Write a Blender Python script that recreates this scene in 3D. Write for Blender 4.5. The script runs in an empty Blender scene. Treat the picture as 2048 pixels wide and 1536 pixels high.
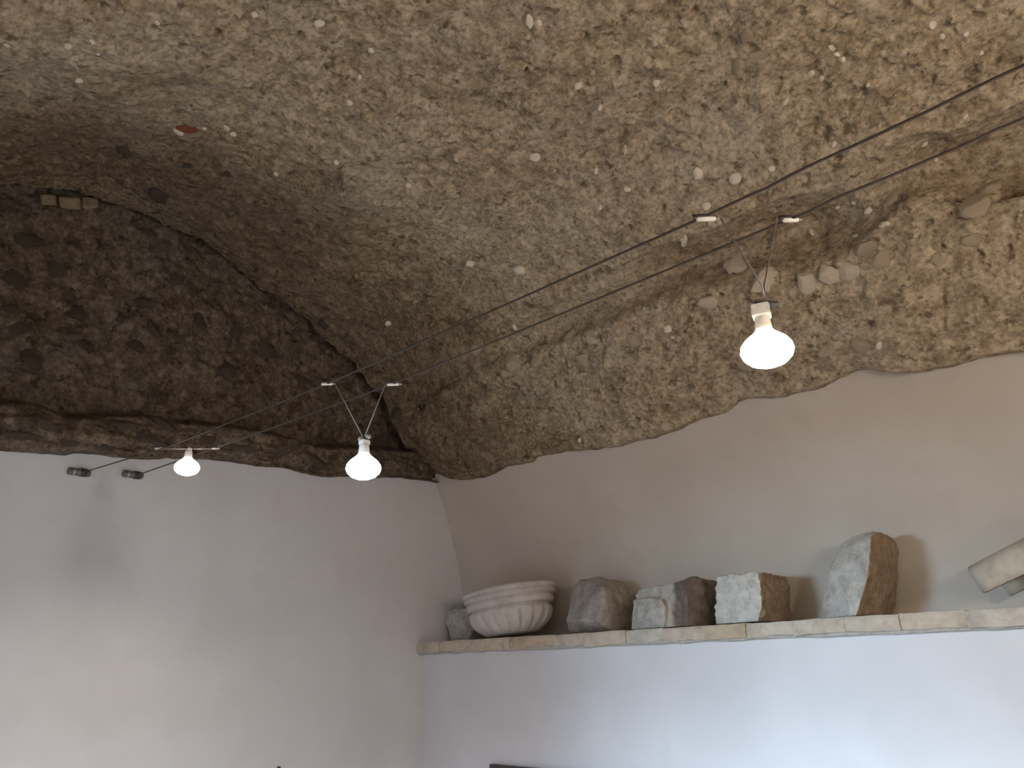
import bpy, bmesh, math, random
import numpy as np
from mathutils import Vector, Matrix, noise as mnoise

random.seed(7); RNG = np.random.default_rng(11)
scene = bpy.context.scene
COL = scene.collection

# ------------------------------------------------------------------ camera
# World: left wall lies in x = 0, lower right wall in y = 0, floor in z = 0 (metres).
FPX = 1547.0
PITCH, ROLL, AZ = math.radians(19.6), math.radians(1.9), math.radians(133.6)
CAM = np.array([2.793, -2.3005, 1.55])
_f = np.array([math.cos(PITCH)*math.cos(AZ), math.cos(PITCH)*math.sin(AZ), math.sin(PITCH)])
_r0 = np.cross(_f, [0, 0, 1.0]); _r0 /= np.linalg.norm(_r0); _u0 = np.cross(_r0, _f)
_r = math.cos(ROLL)*_r0 - math.sin(ROLL)*_u0
_u = math.sin(ROLL)*_r0 + math.cos(ROLL)*_u0
cd = bpy.data.cameras.new('camera'); cd.sensor_width = 36.0; cd.lens = FPX/2048*36.0
cd.clip_start = 0.02
cam = bpy.data.objects.new('camera', cd); COL.objects.link(cam)
M = Matrix.Identity(4)
for i in range(3):
    M[i][0], M[i][1], M[i][2], M[i][3] = _r[i], _u[i], -_f[i], CAM[i]
cam.matrix_world = M
scene.camera = cam

# ------------------------------------------------------------------ world, exposure, daylight
wd = bpy.data.worlds.new('world'); scene.world = wd; wd.use_nodes = True
bg = wd.node_tree.nodes['Background']; bg.inputs[0].default_value = (0.62, 0.75, 1.0, 1); bg.inputs[1].default_value = 1.0
scene.view_settings.view_transform = 'Standard'; scene.view_settings.look = 'None'
scene.view_settings.exposure = 1.2; scene.view_settings.gamma = 1.0
scene.view_settings.use_curve_mapping = False
scene.cycles.max_bounces = 4; scene.cycles.diffuse_bounces = 4; scene.cycles.glossy_bounces = 2; scene.cycles.transmission_bounces = 1
scene.cycles.use_adaptive_sampling = True; scene.cycles.adaptive_threshold = 0.08; scene.cycles.use_light_tree = False
scene.cycles.sample_clamp_indirect = 4.0
scene.cycles.use_denoising = True

DOOR_X0, DOOR_X1, DOOR_Z1 = 0.60, 1.25, 2.0         # doorway in the near wall, outside the frame
def area(name, loc, rot, sx, sy, power, color):
    l = bpy.data.lights.new(name, 'AREA'); l.shape = 'RECTANGLE'; l.size = sx; l.size_y = sy
    l.energy = power; l.color = color
    o = bpy.data.objects.new(name, l); COL.objects.link(o); o.location = loc; o.rotation_euler = rot
    return o
dl = area('doorway_daylight', (-0.15, -6.0, 2.2), (0, 0, 0), 1.5, 0.9, 200.0, (0.54, 0.79, 1.0))
dl.rotation_euler = Vector((1.9, 6.0, -1.0)).to_track_quat('-Z', 'Y').to_euler()

# ------------------------------------------------------------------ helpers
def ray(px, py): return _f + _r*(px-1024)/FPX + _u*(768-py)/FPX
def on_y(px, py, y):
    d = ray(px, py); t = (y-CAM[1])/d[1]; return CAM + t*d
def on_x(px, py, x):
    d = ray(px, py); t = (x-CAM[0])/d[0]; return CAM + t*d
def hermite(xs, ys):
    xs = np.array(xs, float); ys = np.array(ys, float); m = np.gradient(ys, xs)
    def fn(x):
        x = np.clip(np.asarray(x, float), xs[0], xs[-1])
        i = np.clip(np.searchsorted(xs, x)-1, 0, len(xs)-2)
        h = xs[i+1]-xs[i]; t = (x-xs[i])/h
        return ((2*t**3-3*t**2+1)*ys[i] + (t**3-2*t**2+t)*h*m[i] + (-2*t**3+3*t**2)*ys[i+1] + (t**3-t**2)*h*m[i+1])
    return fn
def smooth01(t): t = np.clip(t, 0, 1); return t*t*(3-2*t)
def vnoise(u, v, seed):
    """2-D value noise in [-1, 1] on numpy arrays."""
    g = np.random.default_rng(seed).uniform(-1, 1, (256, 256))
    iu = np.floor(u).astype(int); iv = np.floor(v).astype(int); fu = smooth01(u-iu); fv = smooth01(v-iv)
    a = g[iu % 256, iv % 256]; b = g[(iu+1) % 256, iv % 256]; c = g[iu % 256, (iv+1) % 256]; d = g[(iu+1) % 256, (iv+1) % 256]
    return (a*(1-fu)+b*fu)*(1-fv) + (c*(1-fu)+d*fu)*fv
def fbm(u, v, freq, octs, seed, gain=0.5):
    s = np.zeros_like(u); a = 1.0
    for k in range(octs):
        cth, sth = math.cos(0.6*k+0.4), math.sin(0.6*k+0.4)
        s += a*vnoise((u*cth-v*sth)*freq+31.7, (u*sth+v*cth)*freq+17.3, seed+k); freq *= 2.03; a *= gain
    return s

def mesh_obj(name, verts, faces, material, parent=None, smooth=False):
    me = bpy.data.meshes.new(name); me.from_pydata([tuple(v) for v in verts], [], faces); me.update()
    me.materials.append(material)
    if smooth: me.shade_smooth()
    o = bpy.data.objects.new(name, me); COL.objects.link(o)
    if parent: o.parent = parent
    return o
def grid_obj(name, P, material, smooth=True, flip=False):
    """P: (n, m, 3) array -> quad grid mesh."""
    n, m, _ = P.shape
    idx = np.arange(n*m).reshape(n, m)
    q = np.stack([idx[:-1, :-1], idx[1:, :-1], idx[1:, 1:], idx[:-1, 1:]], -1).reshape(-1, 4)
    if flip: q = q[:, ::-1]
    me = bpy.data.meshes.new(name)
    me.vertices.add(n*m); me.vertices.foreach_set('co', P.reshape(-1).astype(np.float32))
    me.loops.add(q.size); me.loops.foreach_set('vertex_index', q.reshape(-1).astype(np.int32))
    me.polygons.add(len(q)); me.polygons.foreach_set('loop_start', np.arange(0, q.size, 4, dtype=np.int32))
    me.update(calc_edges=True); me.validate()
    me.materials.append(material)
    if smooth: me.shade_smooth()
    o = bpy.data.objects.new(name, me); COL.objects.link(o); return o
def bm_obj(name, bm, material, parent=None, smooth=False):
    me = bpy.data.meshes.new(name); bm.to_mesh(me); bm.free(); me.materials.append(material)
    if smooth: me.shade_smooth()
    o = bpy.data.objects.new(name, me); COL.objects.link(o)
    if parent: o.parent = parent
    return o
def empty(name, loc=(0, 0, 0)):
    o = bpy.data.objects.new(name, None); COL.objects.link(o); o.location = loc; o.empty_display_size = 0.05; return o
def tag(o, label, cat, group=None):
    o['label'] = label; o['category'] = cat
    if group: o['group'] = group
    return o
def struct(o, label=None):
    o['kind'] = 'structure'
    if label: o['label'] = label
    return o
def box_bm(bm, lo, hi):
    vs = [bm.verts.new((x, y, z)) for x in (lo[0], hi[0]) for y in (lo[1], hi[1]) for z in (lo[2], hi[2])]
    for f in ((0, 1, 3, 2), (4, 6, 7, 5), (0, 4, 5, 1), (2, 3, 7, 6), (0, 2, 6, 4), (1, 5, 7, 3)):
        bm.faces.new([vs[i] for i in f])
def tube(bm, pts, rad, n=8, cap=True):
    pts = [Vector(p) for p in pts]; rings = []
    rads = rad if isinstance(rad, (list, tuple)) else [rad]*len(pts)
    up = Vector((0.13, 0.21, 1)).normalized()
    for i, p in enumerate(pts):
        t = (pts[min(i+1, len(pts)-1)]-pts[max(i-1, 0)]).normalized()
        a = t.cross(up)
        if a.length < 1e-3: a = t.cross(Vector((1, 0, 0)))
        a.normalize(); b = t.cross(a)
        rings.append([bm.verts.new(p+(a*math.cos(2*math.pi*k/n)+b*math.sin(2*math.pi*k/n))*rads[i]) for k in range(n)])
    for r0, r1 in zip(rings, rings[1:]):
        for k in range(n): bm.faces.new((r0[k], r0[(k+1) % n], r1[(k+1) % n], r1[k]))
    if cap: bm.faces.new(rings[0][::-1]); bm.faces.new(rings[-1])
def lathe(bm, prof, n=32, c=(0, 0, 0), fn=None):
    """prof: (radius, z) from bottom to top; fn(angle, i, r) may modulate the radius."""
    rings = []
    for i, (r, z) in enumerate(prof):
        ring = []
        for k in range(n):
            a = 2*math.pi*k/n; rr = fn(a, i, r) if fn else r
            ring.append(bm.verts.new((c[0]+rr*math.cos(a), c[1]+rr*math.sin(a), c[2]+z)))
        rings.append(ring)
    for r0, r1 in zip(rings, rings[1:]):
        for k in range(n): bm.faces.new((r0[k], r0[(k+1) % n], r1[(k+1) % n], r1[k]))
    bm.faces.new(rings[0][::-1]); bm.faces.new(rings[-1])

# ------------------------------------------------------------------ materials
def new_mat(name):
    m = bpy.data.materials.new(name); m.use_nodes = True
    nt = m.node_tree; b = nt.nodes['Principled BSDF']; return m, nt, b
def N(nt, kind, **kw):
    n = nt.nodes.new(kind)
    for k, v in kw.items():
        if k in n.inputs: n.inputs[k].default_value = v
        else: setattr(n, k, v)
    return n
def ramp(nt, stops):
    r = nt.nodes.new('ShaderNodeValToRGB'); el = r.color_ramp.elements
    while len(el) < len(stops): el.new(0.5)
    for e, (p, c) in zip(el, stops): e.position = p; e.color = (*c, 1) if len(c) == 3 else c
    return r
def mix(nt, fac, a, b, mode='MIX'):
    m = nt.nodes.new('ShaderNodeMix'); m.data_type = 'RGBA'; m.blend_type = mode
    for sock, val in ((m.inputs[0], fac), (m.inputs[6], a), (m.inputs[7], b)):
        if hasattr(val, 'is_output'): nt.links.new(val, sock)
        elif isinstance(val, (int, float)): sock.default_value = val
        else: sock.default_value = (*val, 1)
    return m.outputs[2]
def coords(nt): return nt.nodes.new('ShaderNodeTexCoord').outputs['Object']
def noise_tex(nt, co, scale, detail=4, rough=0.55, dist=0.0):
    n = N(nt, 'ShaderNodeTexNoise', Scale=scale, Detail=detail, Roughness=rough, Distortion=dist)
    nt.links.new(co, n.inputs['Vector']); return n.outputs['Fac']
def bump(nt, b, height, strength, dist, prev=None):
    n = N(nt, 'ShaderNodeBump', Strength=strength, Distance=dist); nt.links.new(height, n.inputs['Height'])
    if prev: nt.links.new(prev, n.inputs['Normal'])
    nt.links.new(n.outputs[0], b.inputs['Normal']); return n.outputs[0]

def rock_material(name, dark, mid, light, grey, speck, dark_end=False):
    m, nt, b = new_mat(name); co = coords(nt); L = nt.links.new
    big = noise_tex(nt, co, 2.6, 2, 0.6, 0.4)
    med = noise_tex(nt, co, 17, 4, 0.68, 0.3)
    fine = noise_tex(nt, co, 75, 2.5, 0.7)
    r1 = ramp(nt, [(0.30, dark), (0.5, mid), (0.70, light)]); L(med, r1.inputs[0])
    rg = ramp(nt, [(0.42, (0, 0, 0)), (0.74, (1, 1, 1))]); L(big, rg.inputs[0])
    c = mix(nt, rg.outputs[0], r1.outputs[0], grey)
    c = mix(nt, 0.45, c, r1.outputs[0])
    rf = ramp(nt, [(0.33, (0.62, 0.60, 0.58)), (0.5, (1, 1, 1)), (0.68, (1.32, 1.30, 1.26))]); L(fine, rf.inputs[0])
    c = mix(nt, 1.0, c, rf.outputs[0], 'MULTIPLY')
    # centimetre-sized paler chips and darker hollows
    nz1 = noise_tex(nt, co, 34, 2, 0.62); rc = ramp(nt, [(0.555, (0, 0, 0)), (0.65, (0.5, 0.5, 0.5))]); L(nz1, rc.inputs[0])
    c = mix(nt, rc.outputs[0], c, tuple(min(1, v*1.18) for v in light))
    mp = N(nt, 'ShaderNodeMapping'); mp.inputs['Location'].default_value = (7.3, 2.1, 4.4); L(co, mp.inputs[0])
    nz2 = noise_tex(nt, mp.outputs[0], 27, 3, 0.66); rd = ramp(nt, [(0.33, (0.85, 0.85, 0.85)), (0.42, (0, 0, 0))]); L(nz2, rd.inputs[0])
    c = mix(nt, rd.outputs[0], c, tuple(v*0.62 for v in dark))
    # small pale grit
    v = N(nt, 'ShaderNodeTexVoronoi', Scale=62.0); L(co, v.inputs['Vector'])
    rs = ramp(nt, [(0.10, (1, 1, 1)), (0.17, (0, 0, 0))]); L(v.outputs['Distance'], rs.inputs[0])
    sel = N(nt, 'ShaderNodeSeparateColor'); L(v.outputs['Color'], sel.inputs[0])
    th = N(nt, 'ShaderNodeMath', operation='GREATER_THAN'); th.inputs[1].default_value = 0.86; L(sel.outputs[0], th.inputs[0])
    ml = N(nt, 'ShaderNodeMath', operation='MULTIPLY'); L(rs.outputs[0], ml.inputs[0]); L(th.outputs[0], ml.inputs[1])
    c = mix(nt, ml.outputs[0], c, speck)
    if dark_end:       # patchy darker tone on the rock towards the lunette end
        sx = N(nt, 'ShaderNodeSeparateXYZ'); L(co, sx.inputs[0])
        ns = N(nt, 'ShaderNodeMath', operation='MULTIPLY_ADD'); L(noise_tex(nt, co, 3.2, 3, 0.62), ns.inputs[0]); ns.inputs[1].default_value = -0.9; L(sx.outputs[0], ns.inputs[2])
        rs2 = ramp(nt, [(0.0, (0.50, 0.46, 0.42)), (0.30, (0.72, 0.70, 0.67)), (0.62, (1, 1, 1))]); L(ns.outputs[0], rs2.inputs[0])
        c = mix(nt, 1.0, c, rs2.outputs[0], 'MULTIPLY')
    L(c, b.inputs['Base Color']); b.inputs['Roughness'].default_value = 0.93; b.inputs['Specular IOR Level'].default_value = 0.2
    bump(nt, b, noise_tex(nt, co, 60, 4, 0.75), 0.7, 0.006)
    return m
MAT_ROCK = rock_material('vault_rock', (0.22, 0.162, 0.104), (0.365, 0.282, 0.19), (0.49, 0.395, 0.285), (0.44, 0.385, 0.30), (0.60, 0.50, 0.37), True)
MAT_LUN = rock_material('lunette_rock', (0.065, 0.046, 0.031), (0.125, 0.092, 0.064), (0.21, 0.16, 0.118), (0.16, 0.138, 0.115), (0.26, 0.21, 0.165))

def plaster_material(name, a, b_, stain, st_lo=0.56):
    m, nt, b = new_mat(name); co = coords(nt); L = nt.links.new
    r = ramp(nt, [(0.35, a), (0.65, b_)]); L(noise_tex(nt, co, 2.2, 3, 0.6), r.inputs[0])
    rs = ramp(nt, [(st_lo, (0, 0, 0)), (st_lo+0.22, (0.55, 0.55, 0.55))]); L(noise_tex(nt, co, 4.5, 4, 0.62), rs.inputs[0])
    c = mix(nt, rs.outputs[0], r.outputs[0], stain)
    L(c, b.inputs['Base Color']); b.inputs['Roughness'].default_value = 0.9; b.inputs['Specular IOR Level'].default_value = 0.2
    bump(nt, b, noise_tex(nt, co, 9, 4, 0.5), 0.35, 0.012)
    return m
MAT_WHITE = plaster_material('white_plaster', (0.62, 0.61, 0.63), (0.685, 0.68, 0.71), (0.56, 0.54, 0.55), 0.62)
MAT_TAN = plaster_material('old_plaster', (0.53, 0.465, 0.40), (0.59, 0.525, 0.455), (0.465, 0.40, 0.345))

def stone_material(name, dark, mid, light, scale=26, bs=0.8, rough=0.92):
    m, nt, b = new_mat(name); co = coords(nt); L = nt.links.new
    r = ramp(nt, [(0.3, dark), (0.5, mid), (0.72, light)]); L(noise_tex(nt, co, scale, 4, 0.68), r.inputs[0])
    L(r.outputs[0], b.inputs['Base Color']); b.inputs['Roughness'].default_value = rough; b.inputs['Specular IOR Level'].default_value = 0.2
    bump(nt, b, noise_tex(nt, co, scale*3.2, 3, 0.7), bs, 0.006)
    return m
MAT_PEB = stone_material('pale_pebble', (0.58, 0.49, 0.38), (0.74, 0.65, 0.52), (0.84, 0.76, 0.63), 60, 0.3)
MAT_PEB2 = stone_material('buff_stone', (0.32, 0.245, 0.17), (0.46, 0.365, 0.265), (0.56, 0.46, 0.345), 40, 0.5)
MAT_PALESTONE = stone_material('pale_stone', (0.48, 0.39, 0.30), (0.63, 0.53, 0.42), (0.74, 0.64, 0.51), 40, 0.5)
MAT_RED = stone_material('red_fragment', (0.13, 0.042, 0.026), (0.19, 0.062, 0.036), (0.25, 0.09, 0.055), 50, 0.4)
MAT_BUFFBRICK = stone_material('buff_brick', (0.20, 0.145, 0.09), (0.27, 0.20, 0.125), (0.33, 0.25, 0.165), 40, 0.4)
MAT_GREYSTONE = stone_material('grey_stone', (0.33, 0.30, 0.26), (0.48, 0.45, 0.40), (0.60, 0.57, 0.51), 30, 0.9)
def two_tone():      # grey broken stone with a darker brown right half
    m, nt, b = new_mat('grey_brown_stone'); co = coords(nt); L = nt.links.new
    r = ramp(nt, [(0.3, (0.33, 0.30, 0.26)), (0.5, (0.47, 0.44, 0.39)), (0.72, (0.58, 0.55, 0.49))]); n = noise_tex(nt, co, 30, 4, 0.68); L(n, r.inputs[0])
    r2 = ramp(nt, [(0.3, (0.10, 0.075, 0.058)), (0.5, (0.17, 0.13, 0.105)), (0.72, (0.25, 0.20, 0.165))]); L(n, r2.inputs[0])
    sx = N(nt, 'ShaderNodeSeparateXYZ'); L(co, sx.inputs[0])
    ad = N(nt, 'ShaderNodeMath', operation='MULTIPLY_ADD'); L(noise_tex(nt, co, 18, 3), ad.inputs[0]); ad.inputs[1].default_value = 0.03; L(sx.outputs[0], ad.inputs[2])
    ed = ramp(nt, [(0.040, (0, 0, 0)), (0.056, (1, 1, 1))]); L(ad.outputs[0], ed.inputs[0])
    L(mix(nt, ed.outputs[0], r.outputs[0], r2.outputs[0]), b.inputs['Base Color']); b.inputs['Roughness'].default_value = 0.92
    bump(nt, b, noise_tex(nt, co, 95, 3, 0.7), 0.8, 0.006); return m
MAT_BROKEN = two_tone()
MAT_SIDE = stone_material('brown_stone_side', (0.19, 0.13, 0.088), (0.29, 0.21, 0.145), (0.40, 0.31, 0.225), 34, 0.8)
MAT_WHITESTONE = stone_material('white_grainy_stone', (0.44, 0.42, 0.37), (0.60, 0.575, 0.52), (0.72, 0.69, 0.63), 38, 1.0)
MAT_MARBLE = stone_material('carved_marble', (0.45, 0.41, 0.38), (0.55, 0.51, 0.48), (0.62, 0.58, 0.55), 12, 0.25)
MAT_BROWNSTONE = stone_material('brown_stone', (0.22, 0.185, 0.155), (0.34, 0.295, 0.255), (0.44, 0.39, 0.34), 24, 0.7)
MAT_TILE = stone_material('roof_tile_clay', (0.36, 0.31, 0.245), (0.45, 0.395, 0.315), (0.52, 0.455, 0.365), 16, 0.25)
MAT_MORTAR = stone_material('mortar', (0.36, 0.34, 0.31), (0.46, 0.44, 0.40), (0.54, 0.52, 0.48), 40, 0.6)

def shelf_brick_material():
    m, nt, b = new_mat('shelf_brick'); co = coords(nt); L = nt.links.new
    oi = nt.nodes.new('ShaderNodeObjectInfo')
    r = ramp(nt, [(0.0, (0.50, 0.405, 0.295)), (0.3, (0.53, 0.475, 0.395)), (0.6, (0.54, 0.445, 0.34)), (0.8, (0.52, 0.48, 0.42)), (1.0, (0.52, 0.39, 0.285))])
    L(oi.outputs['Random'], r.inputs[0])
    rn = ramp(nt, [(0.3, (0.72, 0.70, 0.68)), (0.6, (1.08, 1.08, 1.08))]); L(noise_tex(nt, co, 22, 6, 0.65), rn.inputs[0])
    L(mix(nt, 1.0, r.outputs[0], rn.outputs[0], 'MULTIPLY'), b.inputs['Base Color'])
    b.inputs['Roughness'].default_value = 0.92; bump(nt, b, noise_tex(nt, co, 70, 6, 0.7), 0.5, 0.004)
    return m
MAT_SHELF = shelf_brick_material()
def plain(name, col, rough=0.5, metal=0.0):
    m, nt, b = new_mat(name); co = coords(nt)
    r = ramp(nt, [(0.3, tuple(c*0.85 for c in col)), (0.7, tuple(min(1, c*1.1) for c in col))])
    nt.links.new(noise_tex(nt, co, 90, 3), r.inputs[0]); nt.links.new(r.outputs[0], b.inputs['Base Color'])
    b.inputs['Roughness'].default_value = rough; b.inputs['Metallic'].default_value = metal; return m
MAT_WIRE = plain('cable_wire', (0.075, 0.055, 0.042), 0.7, 0.0)
MAT_DARK = plain('dark_metal', (0.085, 0.078, 0.075), 0.45, 0.6)
MAT_ANCHOR = plain('grey_metal', (0.16, 0.15, 0.145), 0.5, 0.3)
MAT_STEEL = plain('steel', (0.55, 0.53, 0.50), 0.3, 0.9)
MAT_ROD = plain('lamp_rod', (0.36, 0.33, 0.31), 0.4, 0.5)
MAT_CERAMIC = plain('white_ceramic', (0.78, 0.75, 0.70), 0.45)
MAT_FRAME = plain('dark_frame', (0.055, 0.045, 0.045), 0.4)
MAT_PANEL = plain('grey_panel', (0.17, 0.155, 0.155), 0.5)
MAT_FLOOR = stone_material('terracotta_floor', (0.17, 0.12, 0.08), (0.21, 0.15, 0.105), (0.25, 0.18, 0.13), 5, 0.2)
def glow(name, col, strength):
    m, nt, b = new_mat(name); b.inputs['Base Color'].default_value = (0.9, 0.9, 0.88, 1)
    b.inputs['Emission Color'].default_value = (*col, 1); b.inputs['Emission Strength'].default_value = strength; return m

# ------------------------------------------------------------------ shapes of the room
VAULT = hermite([-2.95, -2.45, -1.87, -1.5, -1.27, -0.8, -0.38, -0.25, -0.10, 0.06],
                [2.30, 2.83, 3.13, 3.21, 3.195, 3.04, 2.82, 2.71, 2.55, 2.36])
YWALL = hermite([1.55, 1.70, 1.87, 2.10, 2.40, 2.75], [0.262, 0.258, 0.245, 0.185, 0.062, -0.13])
def sag(x, y):     # the crown hangs lower away from the lunette
    return 0.15*smooth01((x-0.08)/1.05)*smooth01((-y-0.55)/0.7)
def hit_vault(px, py):
    d = ray(px, py); t = np.linspace(0.4, 5.0, 4000); P = CAM[None]+t[:, None]*d[None]
    g = P[:, 2]-VAULT(P[:, 1])+sag(P[:, 0], P[:, 1]); k = int(np.argmax(g > 0)); return P[max(k, 1)]
def rail(pxs, fn, axis):
    pts = np.array([fn(*p) for p in pxs]); o = np.argsort(pts[:, axis]); return pts[o]

# plaster / rock border on the right wall, and the crease where the haunch stops
EDGE_R = [(868, 946), (900, 957), (926, 961), (955, 955), (985, 941), (995, 936), (1053, 924), (1063, 914), (1122, 899), (1185, 897), (1240, 886),
          (1293, 877), (1366, 848), (1400, 833), (1434, 824), (1464, 804), (1488, 795), (1561, 792), (1634, 770), (1683, 748), (1708, 737),
          (1766, 738), (1828, 744), (1875, 733), (1953, 714), (2048, 699)]
CREASE = [(905, 770), (960, 735), (1010, 716), (1100, 690), (1200, 650), (1270, 618), (1330, 592), (1400, 578), (1470, 560), (1540, 542), (1640, 522),
          (1700, 497), (1760, 450), (1820, 402), (1890, 392), (1950, 402), (2000, 392), (2048, 382)]
er = rail(EDGE_R, lambda a, b: on_y(a, b, 0.04), 0)
cr = rail(CREASE, hit_vault, 0)
EDGE_L = [(0, 897), (24, 902), (98, 907), (159, 906), (207, 908), (244, 913), (293, 919), (342, 915), (390, 915), (475, 922), (570, 935), (620, 947),
          (651, 951), (691, 953), (782, 954), (812, 954), (853, 959)]
el = rail(EDGE_L, lambda a, b: on_x(a, b, 0.035), 1)

# ---- ceiling: rock barrel vault along x, with the haunch over the right wall
XS = np.concatenate([np.arange(0.0, 2.92, 0.004), np.linspace(2.95, 5.0, 36)])
n_under, n_strip, n_lip = 5, 95, 44
n_v1, n_v2 = 500, 22
ze = np.interp(XS, er[:, 0], er[:, 2]); ze += 0.006*fbm(XS, XS*0+3.1, 14, 4, 5)
yl = np.interp(XS, cr[:, 0], cr[:, 1]); yl = np.clip(yl, -0.36, -0.16)
fade = smooth01(XS/0.5)
yl = yl*fade + (-0.18)*(1-fade)
zl = VAULT(yl)
rows = []
YE = 0.04
for k in range(n_under):
    t = k/(n_under); rows.append(np.stack([YE+0.11*(1-t)+0*XS, ze+0.03*(1-t)**2+0*XS], -1))
lipout = 0.032*np.ones_like(XS)+0.012*fbm(XS, XS*0, 3.5, 3, 9)
ndir = np.array([-0.74, -0.67])
lip = np.stack([yl+ndir[0]*lipout, zl+ndir[1]*lipout], -1)
for k in range(n_strip):
    t = k/(n_strip-1); base = np.stack([YE+0*XS, ze], -1)*(1-t)+lip*t
    bul = 0.020*math.sin(math.pi*min(1, t*1.05))
    rows.append(base+ndir*bul)
# notch above the lip: deeper towards the right
ndep = np.interp(XS, [0, 0.8, 1.3, 1.55, 1.7, 2.05, 2.2, 2.35, 2.45, 2.7, 5], [0.0, 0.02, 0.04, 0.07, 0.10, 0.11, 0.06, 0.07, 0.10, 0.11, 0.06])
ndep = np.clip(ndep + 0.012*fbm(XS, XS*0+1, 5, 3, 21), 0.0, 1)
y_after = yl-0.085-0.6*ndep
for k in range(n_lip):
    t = (k+1)/n_lip
    yy = lip[:, 0]*(1-t)+y_after*t
    zz = lip[:, 1]*(1-t)+VAULT(y_after)*t
    dep = np.sin(math.pi*min(1.0, t**0.55))*(ndep+0.004)*1.6
    rows.append(np.stack([yy-ndir[0]*dep*0.8, zz-ndir[1]*dep], -1))
for k in range(1, n_v1+1):
    t = k/n_v1; yy = y_after*(1-t)+(-2.30)*t; rows.append(np.stack([yy, VAULT(yy)], -1))
for k in range(1, n_v2+1):
    t = k/n_v2; yy = -2.30*(1-t)+(-3.0)*t+0*XS; rows.append(np.stack([yy, VAULT(np.maximum(yy, -2.95))], -1))
G = np.stack(rows, 1)
G[..., 1] -= sag(XS[:, None], G[..., 0])                                   # (nx, ns, 2)
P = np.concatenate([np.repeat(XS[:, None, None], G.shape[1], 1), G], -1)
dx = np.gradient(P, axis=0); ds = np.gradient(P, axis=1)
Nn = np.cross(dx, ds); Nn /= np.linalg.norm(Nn, axis=-1, keepdims=True)+1e-9
if Nn[100, 300, 2] > 0: Nn = -Nn                          # towards the room
SV = np.cumsum(np.linalg.norm(ds, axis=-1), axis=1); U = P[..., 0]; V = SV
D = 0.016*fbm(U, V, 2.2, 2, 40)+0.0105*fbm(U, V, 8, 3, 50)+0.0038*fbm(U, V, 30, 3, 60, 0.6)
rough_zone = smooth01(fbm(U, V, 1.6, 2, 70)*1.4+0.45)
cell = np.abs(fbm(U, V, 46, 2, 80, 0.6)); D -= 0.006*rough_zone*np.clip(0.34-cell, 0, 1)/0.34
D -= 0.014*np.clip(fbm(U, V, 36, 2, 95)-0.80, 0, 1)/0.3   # scattered pits
D += 0.009*np.clip(fbm(U, V, 27, 2, 99)-0.72, 0, 1)/0.3   # scattered lumps
strip_rows = slice(n_under, n_under+n_strip)
D[:, strip_rows] += 0.008*fbm(U[:, strip_rows], V[:, strip_rows], 6, 3, 120)
w = np.ones(P.shape[1]); w[:n_under] = 0.0; w[n_under:n_under+8] = np.linspace(0.3, 1, 8)
k0 = n_under+n_strip; w[k0-2:k0+n_lip] = 0.55; w[k0+n_lip:k0+n_lip+6] = np.linspace(0.6, 1, 6)
D *= w[None]
# pits and cracks seen in the photograph: (px, py, rx, ry) and polylines
PITS = [(602, 70, 6, 10), (277, 123, 5, 7), (367, 140, 6, 7), (157, 204, 9, 5), (522, 14, 7, 6), (345, 24, 9, 5), (405, 97, 5, 7), (205, 10, 18, 4),
        (125, 15, 8, 6), (174, 15, 6, 8), (205, 342, 6, 5), (652, 367, 6, 5), (680, 357, 6, 11), (637, 448, 7, 6), (64, 113, 6, 5), (588, 91, 6, 6),
        (839, 28, 9, 8), (1163, 183, 7, 6), (1238, 292, 11, 9), (1110, 345, 9, 5), (823, 487, 9, 6), (1009, 293, 7, 5), (777, 385, 6, 5), (871, 272, 9, 6),
        (1599, 22, 10, 7), (1406, 220, 7, 6), (1769, 207, 9, 5), (1580, 258, 11, 7), (1539, 285, 6, 5), (1651, 211, 6, 5), (1612, 111, 13, 6),
        (1680, 76, 15, 5), (1748, 329, 12, 8), (1672, 340, 8, 7), (1916, 187, 7, 6), (1837, 152, 9, 6), (1504, 95, 9, 7), (1460, 92, 10, 8), (1432, 76, 9, 7),
        (1205, 699, 8, 11), (1051, 716, 12, 9), (1014, 787, 15, 8), (1073, 806, 11, 7), (1012, 853, 9, 7), (1032, 881, 8, 9), (1327, 816, 6, 5),
        (1014, 826, 5, 13), (831, 814, 14, 10), (1673, 611, 20, 9), (1180, 741, 6, 9), (1410, 780, 11, 8), (1741, 648, 11, 7), (1052, 258, 12, 6), (1365, 508, 5, 6),
        (948, 520, 5, 5), (1350, 235, 16, 9), (905, 60, 9, 7), (760, 195, 8, 5), (1870, 98, 7, 6), (1690, 112, 6, 8)]
CRACKS = [[(1028, 118), (1059, 127), (1103, 143)], [(1004, 195), (1042, 193), (1072, 188)], [(1168, 236), (1213, 191)], [(1260, 33), (1301, 31), (1356, 9)],
          [(1148, 60), (1172, 67), (1173, 84)], [(1325, 304), (1366, 306)], [(946, 84), (963, 73)], [(1011, 14), (1021, 2)], [(1520, 22), (1536, 3)],
          [(1419, 172), (1438, 165)], [(643, 148), (650, 134), (664, 132)], [(1889, 575), (1887, 620), (1890, 662)], [(995, 345), (1020, 330), (1040, 333)],
          [(800, 105), (818, 98)], [(545, 58), (575, 66)], [(1300, 225), (1310, 208)], [(1700, 240), (1735, 215)], [(1090, 905), (1200, 860), (1290, 838)]]
Cq = P-CAM
zc = Cq@_f; PX = 1024+FPX*(Cq@_r)/zc; PY = 768-FPX*(Cq@_u)/zc      # used only to find which vertices a pit lies on
def patch(px, py, r):
    m = (np.abs(PX-px) < r) & (np.abs(PY-py) < r) & (zc > 0.2); return np.nonzero(m)
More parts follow.
